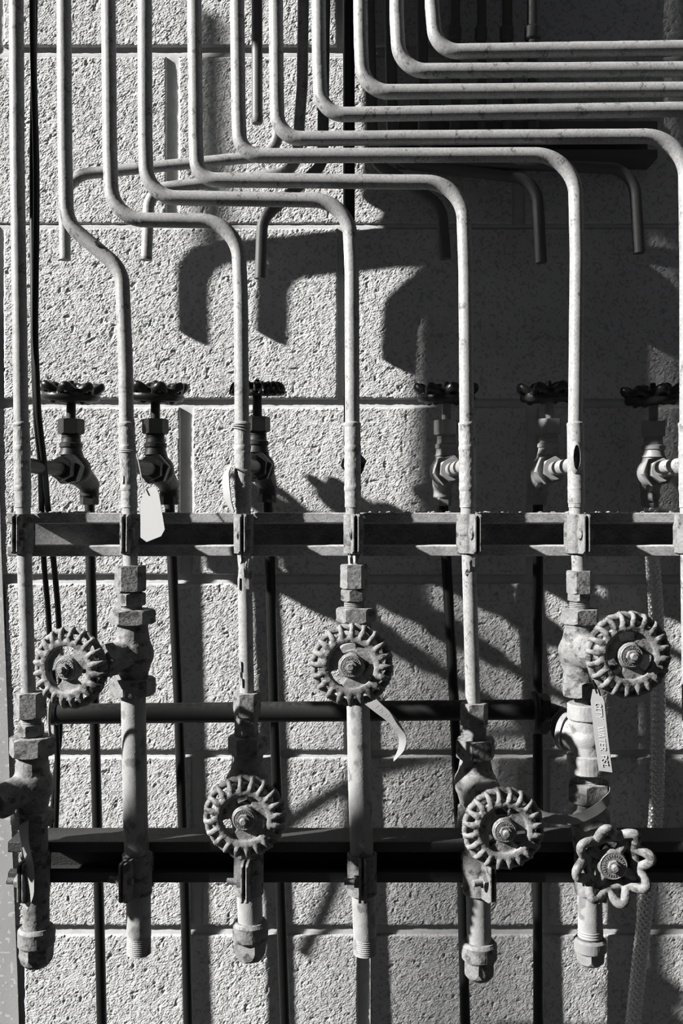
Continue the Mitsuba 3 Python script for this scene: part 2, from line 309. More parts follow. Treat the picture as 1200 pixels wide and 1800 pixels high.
put(k, 'shade_bar', cyl((-1.36, -0.60, 0.31), (-0.80, -0.60, 0.31), 0.016, 32), 'mat_steel'); put(k, 'end_cap', cyl((-0.805, -0.60, 0.31), (-0.795, -0.60, 0.31), 0.018, 32, 0.002), 'mat_steel')
k = thing('strut_channel', 'dim steel strut channel on the wall behind the bundle of level tubes', 'channel')
scene[k] = mikit.ply(channel(700, 1155, 212, 278, 0.038, 0.036), 'mat_rear', 30)

# ---------------------------------------------------------------- front tubes
RT = 12.8 * SF
tubes = [  # label, polyline in pixels, bend radii in pixels, tee?
 ('straight gray tube by the trim board, first of the row', [(22, -1000), (30, 270), (33, 480), (38, 790), (43, 985), (50, 1216)], 0, True),
 ('gray tube with a shallow crooked bend and scuffed paint', [(105, -1000), (114, 270), (117, 392), (214, 474), (221, 650), (222, 740), (228, 900), (229, 998)], [0, 62, 62, 0, 0, 0], True),
 ('gray tube stepping over through one short level run, wire loop above its valve', [(180, -1000), (193, 270), (197, 386), (417, 389), (423, 520), (425, 740), (428, 905), (434, 1218)], [0, 72, 72, 0, 0, 0], True),
 ('gray tube with a cracked elbow, running down to the fluted handwheel at mid row', [(250, -1000), (255, 240), (258, 347), (613, 353), (618, 480), (619, 740), (620, 905), (625, 996)], [0, 66, 66, 0, 0, 0], True),
 ('pale gray tube with its level run just above the cracked elbow', [(330, -1000), (344, 250), (347, 316), (813, 321), (818, 480), (820, 740), (822, 905), (831, 1238)], [0, 62, 66, 0, 0, 0], True),
 ('gray tube that drops to the burst tee and the city water valve', [(403, -1000), (419, 200), (422, 274), (1010, 272), (1014, 450), (1011, 740), (1013, 905), (1018, 1006)], [0, 64, 72, 0, 0, 0], True),
 ('gray tube whose long level run turns down at the edge of the view', [(474, -1000), (486, 160), (488, 244), (1204, 239), (1207, 480), (1207, 740), (1208, 905), (1212, 1300)], [0, 64, 72, 0, 0, 0], True),
 ('gray tube bent level, fourth from the top of the level bundle', [(548, -1000), (561, 120), (565, 202), (1480, 188)], [0, 62], False),
 ('gray tube bent level, third from the top of the level bundle', [(624, -1000), (634, 70), (638, 162), (1480, 155)], [0, 64], False),
 ('gray tube bent level, second from the top of the level bundle', [(690, -1000), (697, 30), (702, 125), (1480, 120)], [0, 66], False),
 ('gray tube bent level, topmost of the level bundle', [(750, -1000), (759, 10), (766, 91), (1480, 80)], [0, 66], False)]
def tube_path(pts, radii, Y, step=0.006):
    s = sc(Y); w = [P(x, z, Y) for x, z in pts]
    return resample(fillet(w, [r * s for r in radii] if not np.isscalar(radii) else radii * s), step)
TUBE_X = {}
def xat(pts, z):
    zz = [p[1] for p in pts]; xx = [p[0] for p in pts]; k = max(i for i in range(len(zz)) if i == 0 or zz[i] <= z)
    k = min(k, len(zz) - 2); f = (z - zz[k]) / (zz[k + 1] - zz[k]); return xx[k] + f * (xx[k + 1] - xx[k])
for i, (lab, pts, rad, tee) in enumerate(tubes):
    k = thing('copper_tube', lab, 'tube', 'bent tubes of the front layer')
    path = tube_path(pts, rad, YF); m = sweep(path, RT, 28, wob=0.02, seed=i)
    if tee:
        x0, x1 = xat(pts, 742), xat(pts, 892); pa, pb = P(x0, 742, YF), P(x1, 892, YF); u = unit(pb - pa); h = np.linalg.norm(pb - pa)
        r = RT * 1.12
        prof = [(RT * 1.0, 0), (r * 1.06, 0.001), (r * 1.06, 0.003), (r, 0.0045), (r, h * 0.27), (r * 1.05, h * 0.29), (r * 1.05, h * 0.32), (r * 1.02, h * 0.34), (r * 1.02, h * 0.74), (r * 1.06, h * 0.76), (r * 1.06, h * 0.79), (r, h * 0.81), (r * 0.98, h - 0.004), (r * 0.98, h)]
        s = rough(moved(lathe(prof, 32), frame(u), pa), 0.0005, 300, 0.003, 40 + i)
        if i == 5:   # the frost-burst sleeve: a lens-shaped split with raised lips
            c = P(1010, 805, YF) + np.array([-0.0006, -r * 0.95, 0])
            lens = lambda q, dz, dy: (m3.Manifold.sphere(1.0, 40).scale((q, dy, dz)).translate(tuple(c)))
            base = m3.Manifold.batch_boolean([man(moved(lathe([(r * 1.04, 0), (r * 1.04, h * 0.9)], 40), frame(u), pa + u * h * 0.05)), lens(0.0062, 0.0155, 0.0045)], m3.OpType.Add)
            cut = base - lens(0.0034, 0.0118, 0.011)
            mm = tm(cut.refine_to_length(0.002)); put(k, 'tee', rough(s, 0, 1, 0.01), 'mat_tube', 35) if False else None
            s2 = tm(man(moved(lathe(prof, 32), frame(u), pa)) - lens(0.0034, 0.0118, 0.011))
            put(k, 'tee', cat(mm, s2), 'mat_tube', 35, 'burst tee sleeve with an open split')
            m = tm(man(sweep(path, RT, 28)) - lens(0.0034, 0.0118, 0.011))
        else: put(k, 'tee', s, 'mat_tube', 40)
        cx = P(xat(pts, 815), 815, YF); put(k, 'branch', cyl(cx, cx + np.array([0, 0.075, 0]), RT * 0.95, 24), 'mat_tube' if i > 3 else 'mat_dark')
    put(k, 'pipe', m, 'mat_tube', 40)
    TUBE_X[i] = pts
# a further tube of the row beyond the edge of the view, unseen, placed from its shadow band
k = thing('copper_tube', 'unseen gray tube of the same row, inferred from its shadow band on the wall', 'tube', 'bent tubes of the front layer')
put(k, 'pipe', sweep(tube_path([(-930, -900), (-924, -370)], 0, YF), RT, 24), 'mat_tube')

# ---------------------------------------------------------------- rear tubes, cut off above the rear valves
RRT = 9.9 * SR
rear = [
 ('cut-off tube end curving down under the crooked front bend', [(485, -330), (488, 272), (112, 309), (114.5, 457)], [42, 52]),
 ('cut-off tube end hanging beneath the cracked elbow, second of the rear row', [(537, -330), (531, 150), (520, 303), (262, 333), (257, 457)], [0, 42, 40]),
 ('dark cut-off tube end hooked over the hook-shaped shadow on the wall', [(574, -330), (567, 290), (461, 385), (457, 490)], [45, 45]),
 ('dim cut-off tube end beside the pale tube of the drooping valve', [(640, -330), (655, 283), (775, 362), (783, 455)], [45, 50]),
 ('dim cut-off tube end between the drooping-valve tube and the burst-tee tube', [(680, -330), (690, 285), (943, 316), (951, 462)], [45, 48]),
 ('dim cut-off tube end furthest along the rear row', [(735, -330), (745, 283), (1114, 297), (1123, 445)], [45, 50])]
for i, (lab, pts, rad) in enumerate(rear):
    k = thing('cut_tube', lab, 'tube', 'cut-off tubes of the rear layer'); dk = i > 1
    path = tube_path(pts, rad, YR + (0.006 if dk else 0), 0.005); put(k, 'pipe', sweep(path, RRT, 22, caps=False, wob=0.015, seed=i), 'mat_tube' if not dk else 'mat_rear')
    put(k, 'dark_disc', moved(lathe([(RRT * 0.8, 0), (RRT * 0.8, 0.001)], 20), frame(path[-1] - path[-2]), path[-1] - unit(path[-1] - path[-2]) * 0.0015), 'mat_black', label='black disc for the shade inside the open end')  # black disc closes the tube, coloured for the shade inside it
    put(k, 'rim', moved(lathe([(RRT * 0.8, 0), (RRT, 0), (RRT, 0.003), (RRT * 0.8, 0.003)], 22), frame(path[-1] - path[-2]), path[-1] - unit(path[-1] - path[-2]) * 0.003), 'mat_rear')
k = thing('capped_pipe', 'short dark pipe ending in a rounded cap behind two bends', 'pipe')
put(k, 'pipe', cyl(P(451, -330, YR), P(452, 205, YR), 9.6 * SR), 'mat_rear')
p = P(452, 203, YR); put(k, 'end_cap', moved(lathe([(0.002, -0.010), (0.0055, -0.009), (0.0066, -0.006), (0.0066, 0)], 22), np.eye(3), p), 'mat_rear')
k = thing('wall_conduit', 'black conduit running straight down the wall behind the level bundle', 'pipe')
scene[k] = mikit.ply(cyl(P(612, -330, 0.045), P(614, 800, 0.045), 10.2 * sc(0.045)), 'mat_black', 35)
for x, r, z1, lab in ((797, 10, 240, 'first'), (845, 8, 240, 'second'), (890, 9, 240, 'third'), (935, 10, 240, 'fourth')):
    k = thing('riser_pipe', f'dim upright pipe at the wall above the level bundle, {lab} from the bends', 'pipe', 'upright pipes above the bundle')
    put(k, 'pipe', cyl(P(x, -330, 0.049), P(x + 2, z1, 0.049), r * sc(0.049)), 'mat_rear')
    put(k, 'coupling', lathe_ := moved(lathe([(r * 1.05 * SR, 0), (r * 1.35 * SR, 0.002), (r * 1.35 * SR, 0.014), (r * 1.05 * SR, 0.016)], 22), np.eye(3), P(x, 72, 0.049)), 'mat_rear')

# ---------------------------------------------------------------- handwheels
def fluted_wheel(R=0.0338, N=20):
    ps = [man(torus(0.66 * R, 0.0, 0.10 * R, 72))]
    th = np.arange(121) * 2 * np.pi / 120
    ps.append(man(torus(R * 0.925 * (1 + 0.018 * np.cos(N * th)), -0.16 * R, 0.085 * R, 120)))
    for k in range(N):
        a = 2 * np.pi * (k + 0.3) / N
        pt = lambda r, z, da=0.0: (R * r * math.cos(a + da), R * r * math.sin(a + da), R * z)
        chain = [(0.66, 0.00, 0.105, 0), (0.78, 0.04, 0.088, 0.0), (0.90, 0.02, 0.062, 0.0), (0.965, -0.06, 0.056, 0.01), (0.96, -0.16, 0.062, 0.02)]
        for (r0, z0, t0, d0), (r1, z1, t1, d1) in zip(chain[:-1], chain[1:]):
            ps.append((ball(pt(r0, z0, d0), t0 * R, 12) + ball(pt(r1, z1, d1), t1 * R, 12)).hull())
    ps.append((m3.CrossSection.circle(0.74 * R, 80) - m3.CrossSection.circle(0.57 * R, 64)).extrude(0.15 * R).translate((0, 0, -0.07 * R)))
    web = m3.CrossSection.circle(0.66 * R, 64)
    for k in range(3):
        a0 = math.radians(90 + 120 * k); pts = []
        for da in np.linspace(-0.34, 0.34, 9): pts.append((0.52 * R * math.cos(a0 + da), 0.52 * R * math.sin(a0 + da)))
        for da in np.linspace(0.34, -0.34, 9): pts.append((0.37 * R * math.cos(a0 + da * 1.1), 0.37 * R * math.sin(a0 + da * 1.1)))
        web = web - m3.CrossSection([pts]).offset(0.03 * R, m3.JoinType.Round)
    ps.append(web.extrude(0.10 * R).translate((0, 0, -0.13 * R)))
    ps.append(m3.Manifold.cylinder(0.30 * R, 0.33 * R, 0.29 * R, 40).translate((0, 0, -0.22 * R)))
    return rough(blend(ps, 0.0021, 4), 0.0003, 350, 0.004, 2)
def torus(rr, z, tr, n, m=14):
    rr = np.asarray(rr) if not np.isscalar(rr) else np.full(n + 1, rr); th = np.arange(n) * 2 * np.pi / n; ph = np.arange(m) * 2 * np.pi / m
    V = np.array([[(rr[i] + tr * math.cos(p)) * math.cos(t), (rr[i] + tr * math.cos(p)) * math.sin(t), z + tr * math.sin(p)] for i, t in enumerate(th) for p in ph])
    i, j = np.meshgrid(np.arange(n), np.arange(m), indexing='ij'); a = (i * m + j).ravel(); b = (((i + 1) % n) * m + j).ravel(); c = (((i + 1) % n) * m + (j + 1) % m).ravel(); d = (i * m + (j + 1) % m).ravel()
    return trimesh.Trimesh(V, np.vstack([np.stack([a, b, c], 1), np.stack([a, c, d], 1)]), process=False)
def lobed_wheel(R=0.0355, N=8, zamp=0.10, bar=0.115, base=False):
    """A handwheel with a wavy rim: each lobe an open loop."""
    ps = []; n = 12 * N; th = np.arange(n) * 2 * np.pi / n
    pr = np.stack([R * (0.78 + 0.12 * np.cos(N * th)) * np.cos(th), R * (0.78 + 0.12 * np.cos(N * th)) * np.sin(th), R * (-0.02 + zamp * np.cos(N * th))], 1)
    for k in range(n): ps.append((ball(pr[k], bar * R, 12) + ball(pr[(k + 1) % n], bar * R, 12)).hull())
    ps.append(man(torus(0.58 * R, -0.20 * R, 0.10 * R, 64)))
    if base: ps.append(man(torus(0.76 * R, -0.17 * R, 0.10 * R, 72)))
    for k in range(N):                                             # the loop of each lobe is closed to the inner ring at the valleys
        a = 2 * np.pi * (k + 0.5) / N
        ps.append((ball((0.66 * R * math.cos(a), 0.66 * R * math.sin(a), -0.17 * R), 0.10 * R, 10) + ball((0.58 * R * math.cos(a), 0.58 * R * math.sin(a), -0.2 * R), 0.10 * R, 10)).hull())
    for k in range(4):
        a = 2 * np.pi * (k + 0.5) / 4
        ps.append((ball((0.2 * R * math.cos(a), 0.2 * R * math.sin(a), -0.12 * R), 0.10 * R, 10) + ball((0.6 * R * math.cos(a), 0.6 * R * math.sin(a), -0.2 * R), 0.14 * R, 10)).hull())
    ps.append(m3.Manifold.cylinder(0.20 * R, 0.36 * R, 0.34 * R, 40).translate((0, 0, -0.2 * R)))
    return blend(ps, 0.0022, 4)
def nameplate(R, marks):
    r = 0.265 * R * (1.0 if not marks else 1.25)
    m = lathe([(r, 0), (r, 0.0012), (r * 0.94, 0.0017), (r * 0.9, 0.0013), (r * 0.5, 0.0012)], 40)
    bars = [moved(trimesh.creation.box((0.0007, 0.0022 if k % 3 else 0.0014, 0.0008)), trimesh.transformations.rotation_matrix(k * 2 * np.pi / 26, (0, 0, 1))[:3, :3], (0, 0, 0)) for k in range(26)]
    for k, b in enumerate(bars): b.apply_translation((-r * 0.72 * math.sin(k * 2 * np.pi / 26), r * 0.72 * math.cos(k * 2 * np.pi / 26), 0.0014))
    return cat(m, *bars)
FW = mikit.ply(fluted_wheel(), 'mat_iron', 40); FWD = {**FW, 'bsdf': {'type': 'ref', 'id': 'mat_wheel_black'}}; FN = mikit.ply(nameplate(0.0338, False), 'mat_plate', 30)
LW0 = lobed_wheel(); LWI = mikit.ply(rough(LW0, 0.0003, 300, 0.004, 6), 'mat_iron', 40); LWD = mikit.ply(lobed_wheel(zamp=0.07, bar=0.10, base=True), 'mat_wheel_black', 40); LN = mikit.ply(nameplate(0.0355, True), 'mat_plate', 30); LND = mikit.ply(nameplate(0.0355, True), 'mat_wheel_black', 30)
NUT = mikit.ply(cat(hexnut((0, 0, 0), (0, 0, 0.0035), 0.0052), moved(lathe([(0.003, 0), (0.003, 0.005), (0.0022, 0.0062)], 18), np.eye(3), (0, 0, 0.001))), 'mat_iron', 30)
NUTD = mikit.ply(cat(hexnut((0, 0, 0), (0, 0, 0.0035), 0.0052), moved(lathe([(0.003, 0), (0.003, 0.005), (0.0022, 0.0062)], 18), np.eye(3), (0, 0, 0.001))), 'mat_wheel_black', 30)
def wheel(parent, c, axis, spin, kind='fluted', scale=1.0, hint=(0, 0, 1)):
    scale = scale * (1.025 if hint[2] else 1.0)
    R = frame(axis, hint); a = math.radians(spin); R = R @ np.array([[math.cos(a), -math.sin(a), 0], [math.sin(a), math.cos(a), 0], [0, 0, 1]])
    m = M44(R * scale if hint[2] else R @ np.diag([1, 1, 1.4]) * scale, c); w = put(parent, 'handwheel', {'fluted': FW, 'lobed': LWI, 'black': LWD, 'domed': FWD}[kind], None, to=m)
    if kind == 'fluted': put(w, 'nameplate', FN, None, to=M44(R * scale, c + R[:, 2] * 0.0026 * scale), label='round stamped plate'); h = 0.0042
    else: put(w, 'nameplate', LN if kind == 'lobed' else LND, None, to=M44(R * scale, c + R[:, 2] * 0.0002 * scale)); h = 0.0014
    put(w, 'wheel_nut', NUTD if kind in ('black', 'domed') else NUT, None, to=M44(R * scale, c + R[:, 2] * h * scale))
    return w

# ---------------------------------------------------------------- front globe valves
def el(kind, x, z0, z1, w, rot=0, sides=6):
    """A turned or hexagonal element on a front pipe's axis, from pixels; w its full width in pixels."""
    p0, p1 = P(x, z1, YF), P(x, z0, YF); r = w / 2 * SF
    if kind == 'hex': return rough(hexnut(p0, p1, r * 1.05, rot, sides), 0.00035, 400, 0.004, int(x + z0))
    if kind == 'thread': return thread(p0, p1, r)
    return rough(cyl(p0, p1, r, 32, 0.001), 0.0003, 300, 0.004, int(x + z0))
def globe_valve(lab, x, top, bot, zc, wheel_px, wheel_Y, spin, body_r=37, fittings=(), wheel_axis=None, bonnet_r=25, kind='fluted', scale=1.0, cx=0, top_rot=0, bonnet_at=None):
    k = thing('globe_valve', lab, 'valve', 'globe valves on the front pipes')
    C = P(x + cx, zc, YF); W = P(wheel_px[0], wheel_px[1], wheel_Y); b = unit(W - C); L = np.linalg.norm(W - C)
    pt, pb = P(x, top[1] - 6, YF), P(x, bot[0] + 6, YF); rn = 27 * SF
    ps = [ball(C, body_r * SF, 36), rod(pb, pt, rn, n=36),
          (ball(C + np.array([0, 0, 0.009]), 31 * SF) + ball(pt + np.array([0, 0, -0.004]), 26 * SF)).hull(), (ball(C - np.array([0, 0, 0.009]), 31 * SF) + ball(pb + np.array([0, 0, 0.004]), 25 * SF)).hull(),
          rod(C, C + b * L * 0.40, (bonnet_r + 3) * SF, bonnet_r * SF, 36)]
    put(k, 'body', rough(blend(ps, 0.0028, 14), 0.0005, 230, 0.004, int(x)), 'mat_iron', 40)
    put(k, 'end_hex', el('hex', x, top[0], top[1], top[2], top_rot), 'mat_iron', 30)
    put(k, 'end_hex', el('hex', x, bot[0], bot[1], bot[2], top_rot + 12), 'mat_iron', 30)
    put(k, 'bonnet', rough(hexnut(C + b * L * 0.36, C + b * L * 0.52, (bonnet_r + 7) * SF, 10), 0.0004, 300, 0.004, 3), 'mat_iron', 30)
    put(k, 'packing_nut', rough(cat(cyl(C + b * L * 0.5, C + b * L * 0.62, bonnet_r * 0.75 * SF, 28, 0.001), hexnut(C + b * L * 0.60, C + b * L * 0.76, bonnet_r * 0.62 * SF, 20)), 0.0003, 300, 0.003, 4), 'mat_iron', 30)
    put(k, 'valve_stem', cyl(C + b * L * 0.7, W, 8 * SF), 'mat_iron')
    if kind: wheel(k, W, b if wheel_axis is None else wheel_axis, spin, kind, scale)
    for f in fittings:
        put(k, {'hex': 'compression_nut', 'thread': 'thread', 'round': 'collar'}[f[0]], el(*f), 'mat_iron', 30)
    return k
globe_valve('rust-crusted globe valve whose bonnet points away past the trim board', 57, (1294, 1326, 78), (1424, 1450, 70), 1380, (-75, 1440), 0.280, 8, 37, [('hex', 54, 1216, 1260, 52, 5), ('hex', 54, 1272, 1292, 44, 25), ('thread', 55, 1258, 1300, 36)], bonnet_r=26)
globe_valve('dusty globe valve turned toward the trim board, fluted handwheel held out to its side', 233, (1071, 1096, 76), (1191, 1221, 77), 1150, (118, 1175), 0.287, 5, 37, wheel_axis=np.array([-0.30, -1, 0.0]), fittings= [('hex', 229, 994, 1039, 52, 8), ('hex', 231, 1042, 1064, 48, 22), ('thread', 231, 1036, 1075, 38)], top_rot=6)
globe_valve('globe valve under a crusted hexagon nut, handwheel in front of the lower channel', 435, (1293, 1325, 66), (1480, 1502, 60), 1378, (429, 1438), 0.293, 0, 39, [('hex', 434, 1217, 1258, 46, 3), ('hex', 433, 1258, 1293, 40, 15), ('thread', 434, 1250, 1296, 34)], bonnet_r=27, top_rot=3, wheel_axis=np.array([0.0, -1, -0.03]))
globe_valve('globe valve under the cracked-elbow tube with the middle fluted handwheel facing out', 625, (1068, 1093, 66), (1205, 1228, 60), 1150, (617, 1170), 0.295, 11, 36, [('hex', 622, 992, 1034, 46, 0), ('hex', 621, 1036, 1056, 43, 12), ('thread', 622, 1030, 1072, 36)])
globe_valve('globe valve with a drooping eight-sided bonnet below the pale tube', 835, (1298, 1331, 68), (1418, 1452, 66), 1376, (886, 1459), 0.293, 3, 37, [('hex', 833, 1235, 1275, 47, 3), ('hex', 834, 1275, 1299, 43, 18), ('thread', 834, 1268, 1302, 36)], bonnet_r=33, top_rot=12, wheel_axis=np.array([0.03, -1, 0.0]))
kcw = globe_valve('city water globe valve carrying the embossed strap, largest handwheel', 1019, (1070, 1096, 66), (1196, 1223, 62), 1146, (1107, 1152), 0.317, 7, 38, [('hex', 1018, 1003, 1043, 45, 5), ('hex', 1017, 1040, 1056, 41, 20), ('thread', 1018, 1052, 1074, 35), ('thread', 1024, 1220, 1243, 30)], wheel_axis=np.array([0.05, -1, 0.0]), bonnet_r=28, top_rot=10, scale=1.02)

# check valve and lobed gate valve under the city water valve
k = thing('check_valve', 'short pale check valve body behind the embossed city water strap', 'valve')
C = P(1033, 1296, YF); ps = [ball(C, 34 * SF, 36), rod(P(1033, 1352, YF), P(1033, 1240, YF), 31 * SF, n=36), rod(C, C + unit([-0.75, 0.66, 0.1]) * 40 * SF, 29 * SF, n=36)]
put(k, 'body', rough(blend(ps, 0.0028, 10), 0.0004, 260, 0.003, 9), 'mat_galv', 40)
put(k, 'end_hex', el('round', 1031, 1236, 1264, 68), 'mat_galv', 30); put(k, 'end_hex', el('round', 1033, 1324, 1358, 73), 'mat_galv', 30)
put(k, 'thread', el('thread', 1036, 1355, 1382, 44), 'mat_galv', 30)
pc = C + unit([-0.75, 0.66, 0.1]) * 38 * SF
put(k, 'port_rim', moved(lathe([(27 * SF, 0), (33 * SF, 0), (33 * SF, 0.005), (27 * SF, 0.006)], 32), frame([-0.75, 0.66, 0.1]), pc), 'mat_galv')
k = thing('gate_valve', 'dark gate valve with an eight-lobed wavy handwheel, lowest under the check valve', 'valve')
C = P(1036, 1440, YF); W = P(1077, 1521, 0.293); b = unit(W - C); L = np.linalg.norm(W - C)
ps = [ball(C, 35 * SF, 36), rod(P(1036, 1495, YF), P(1036, 1385, YF), 28 * SF, n=36), (ball(C, 33 * SF) + ball(C + np.array([0, 0, -0.02]), 30 * SF)).hull(), rod(C, C + b * L * 0.5, 27 * SF, 22 * SF)]
put(k, 'body', rough(blend(ps, 0.0028, 10), 0.0004, 260, 0.003, 10), 'mat_iron', 40)
put(k, 'end_hex', el('hex', 1035, 1374, 1408, 72, 10), 'mat_iron', 30); put(k, 'end_hex', el('hex', 1037, 1482, 1510, 58, 20), 'mat_iron', 30)
put(k, 'bonnet', rough(hexnut(C + b * L * 0.45, C + b * L * 0.65, 26 * SF, 15), 0.0003, 300, 0.004, 3), 'mat_iron', 30)
put(k, 'valve_stem', cyl(C + b * L * 0.6, W, 8 * SF), 'mat_dark')
wheel(k, W, b * 0.3 + np.array([0, -1, 0.05]), 12, 'lobed', 1.0)

# ---------------------------------------------------------------- lower pipe ends
def lower_pipe(lab, pts, w, cap, thr=None, ring=False, bs='mat_galv', cap_bs='mat_iron', squash=False):
    k = thing('pipe_end', lab, 'pipe', 'threaded pipe ends under the valves')
    path = resample(np.array([P(x, z, YF) for x, z in pts]), 0.006); put(k, 'pipe', sweep(path, w / 2 * SF, 30, wob=0.015, seed=int(pts[0][0])), bs, 40)
    x = pts[-1][0]; z = pts[-1][1]
    if thr: put(k, 'thread', thread(P(x, z + thr, YF), P(x, z, YF), w / 2 * SF * 0.99, 0.0017, 0.0009), bs)
    if ring: put(k, 'tape', thread(P(x, z + 4, YF), P(x, z - 10, YF), (w / 2 + 0.8) * SF, 0.002, 0.0006), 'mat_white', label='white thread tape')
    if cap:
        z0, z1, cw = cap; p = P(x, z1, YF); r = cw / 2 * SF; h = (z1 - z0) * SF
        hexp = m3.Manifold.cylinder(h * 0.62, r * 0.93, r * 0.93, 6 if not squash else 4).rotate((0, 0, 20)) ^ m3.CrossSection([[(0, 0), (r * 0.62, 0), (r * 0.84, h * 0.12), (r * 0.95, h * 0.3), (r * 0.95, h * 0.62), (0, h * 0.62)]]).revolve(40)
        put(k, 'pipe_cap', rough(tm(hexp.translate(tuple(p))), 0.0005, 260, 0.0035, int(x)), cap_bs, 35)
        put(k, 'cap_band', rough(moved(lathe([(r * 0.9, h * 0.5), (r, h * 0.56), (r, h * 0.92), (r * 0.86, h)], 36), np.eye(3), p), 0.0005, 260, 0.0035, int(x) + 1), cap_bs, 35)
    return k
lower_pipe('scaly capped pipe end beside the trim board', [(60, 1446), (63, 1560), (64, 1640)], 46, (1628, 1696, 64), bs='mat_iron')
lower_pipe('open threaded pipe end in shade below the side-held handwheel', [(234, 1218), (238, 1440), (243, 1560), (244, 1642)], 43, None, thr=34)
lower_pipe('pipe end with a squared plug cap below the handwheel on the lower channel', [(436, 1500), (438, 1560), (440, 1628)], 44, (1618, 1685, 62), squash=True)
lower_pipe('open threaded pipe end with flaking paint below the middle handwheel', [(629, 1225), (632, 1380), (637, 1540), (641, 1645)], 41, None, thr=32)
lower_pipe('pipe end with a heavy round cap below the drooping valve', [(837, 1448), (840, 1560), (842, 1664)], 43, (1654, 1719, 62), ring=True)
lower_pipe('pipe end with a white tape ring and dark hexagon cap below the wavy handwheel', [(1037, 1505), (1036, 1560), (1037, 1642)], 43, (1648, 1694, 57), ring=True, cap_bs='mat_bronze')

# ---------------------------------------------------------------- pipe clamps on the channels
def clamp(lab, x, z, r, rot, h=0.036, stub=False, ear=0.0135):
    k = thing('pipe_clamp', lab, 'clamp', 'pipe clamps on the channels'); c = P(x, z, YF); t = 0.0022
    A = np.array([[math.cos(rot), -math.sin(rot), 0], [math.sin(rot), math.cos(rot), 0], [0, 0, 1]])
    rr = r + t * 0.6
    for s in (-1, 1):
        th = np.linspace(math.pi / 2 - 0.05, -math.pi / 2 + 0.20, 22)                          # from the channel round the tube to the ear
        arc = [(s * rr * math.cos(a), rr * math.sin(a)) for a in th]
        line = [(s * 0.006, rr + 0.006), (s * 0.0045, rr + 0.001)] + arc + [(s * 0.0024, -rr - 0.0025), (s * 0.0022, -rr - ear)]
        prism = trimesh.creation.extrude_polygon(shapely.LineString(line).buffer(t / 2, quad_segs=2).simplify(0.0001), h, engine='earcut'); prism.apply_translation((0, 0, -h / 2))
        keep = shapely.box(-rr - ear - t, -h / 2, rr + 0.02, h / 2).buffer(-0.006).buffer(0.006, quad_segs=5)
        kp = trimesh.creation.extrude_polygon(keep, 0.1, engine='earcut'); kp.apply_translation((0, 0, -0.05)); kp = moved(kp, np.array([[0, 0, 1], [1, 0, 0], [0, 1, 0]], float))
        m = tm(man(prism) ^ man(kp)); m = moved(m, A, c)
        put(k, 'strap_half', rough(m, 0.0003, 320, 0.009, int(x) + s), 'mat_iron', 35)
    by = -rr - ear * 0.52; L = 0.011
    put(k, 'bolt', moved(cat(lathe([(0.0030, -0.0055), (0.0052, -0.0048), (0.0052, -0.0035), (0.003, -0.0034)], 22) if not stub else lathe([(0.003, -0.006), (0.003, 0)], 18), moved(lathe([(0.003, 0), (0.003, 0.012)], 18), np.eye(3), (0, 0, -0.005))), A @ frame((1, 0, 0)), c + A @ np.array([0, by, 0])), 'mat_iron')
    q = c + A @ np.array([0, by, 0]); sx = A @ np.array([-1.0 if stub else 1.0, 0, 0])
    put(k, 'bolt_nut', hexnut(q + sx * 0.0034, q + sx * 0.0075, 0.0058, 15), 'mat_iron', 30)
    if stub: put(k, 'bolt_thread', thread(q + sx * 0.007, q + sx * 0.0165, 0.0031, 0.0011, 0.0004, 18), 'mat_iron')
    return k
up = ['soot-black pipe clamp on the upper channel beside the trim board', 'dark pipe clamp on the upper channel behind the white tag', 'pipe clamp on the upper channel above the long crusted nut', 'pipe clamp on the upper channel over the middle handwheel', 'pale pipe clamp with a round bolt head above the drooping valve', 'pale pipe clamp with a domed bolt head over the city water valve', 'pale pipe clamp cut by the edge of the view']
for i, (x, rot) in enumerate(((40, 0.0), (228, 0.0), (428, 0.05), (621, 0.1), (824, 0.25), (1014, 0.18), (1208, 0.15))): clamp(up[i], x, 938, RT, rot)
lo = ['dark pipe clamp behind the curled strap on the lower channel', 'shaded pipe clamp on the lower channel above the open threaded end', 'pipe clamp just under the handwheel on the lower channel', 'pipe clamp on the lower channel above the flaking pipe end', 'pipe clamp with an exposed bolt under the drooping valve', 'pipe clamp on the lower channel behind the wavy handwheel']
for i, (x, rot) in enumerate(((61, -0.15), (241, -0.3), (437, -0.05), (636, 0.0), (839, 0.38), (1036, 0.2))): clamp(lo[i], x, 1535, 21.5 * SF, rot, stub=True, ear=0.015)

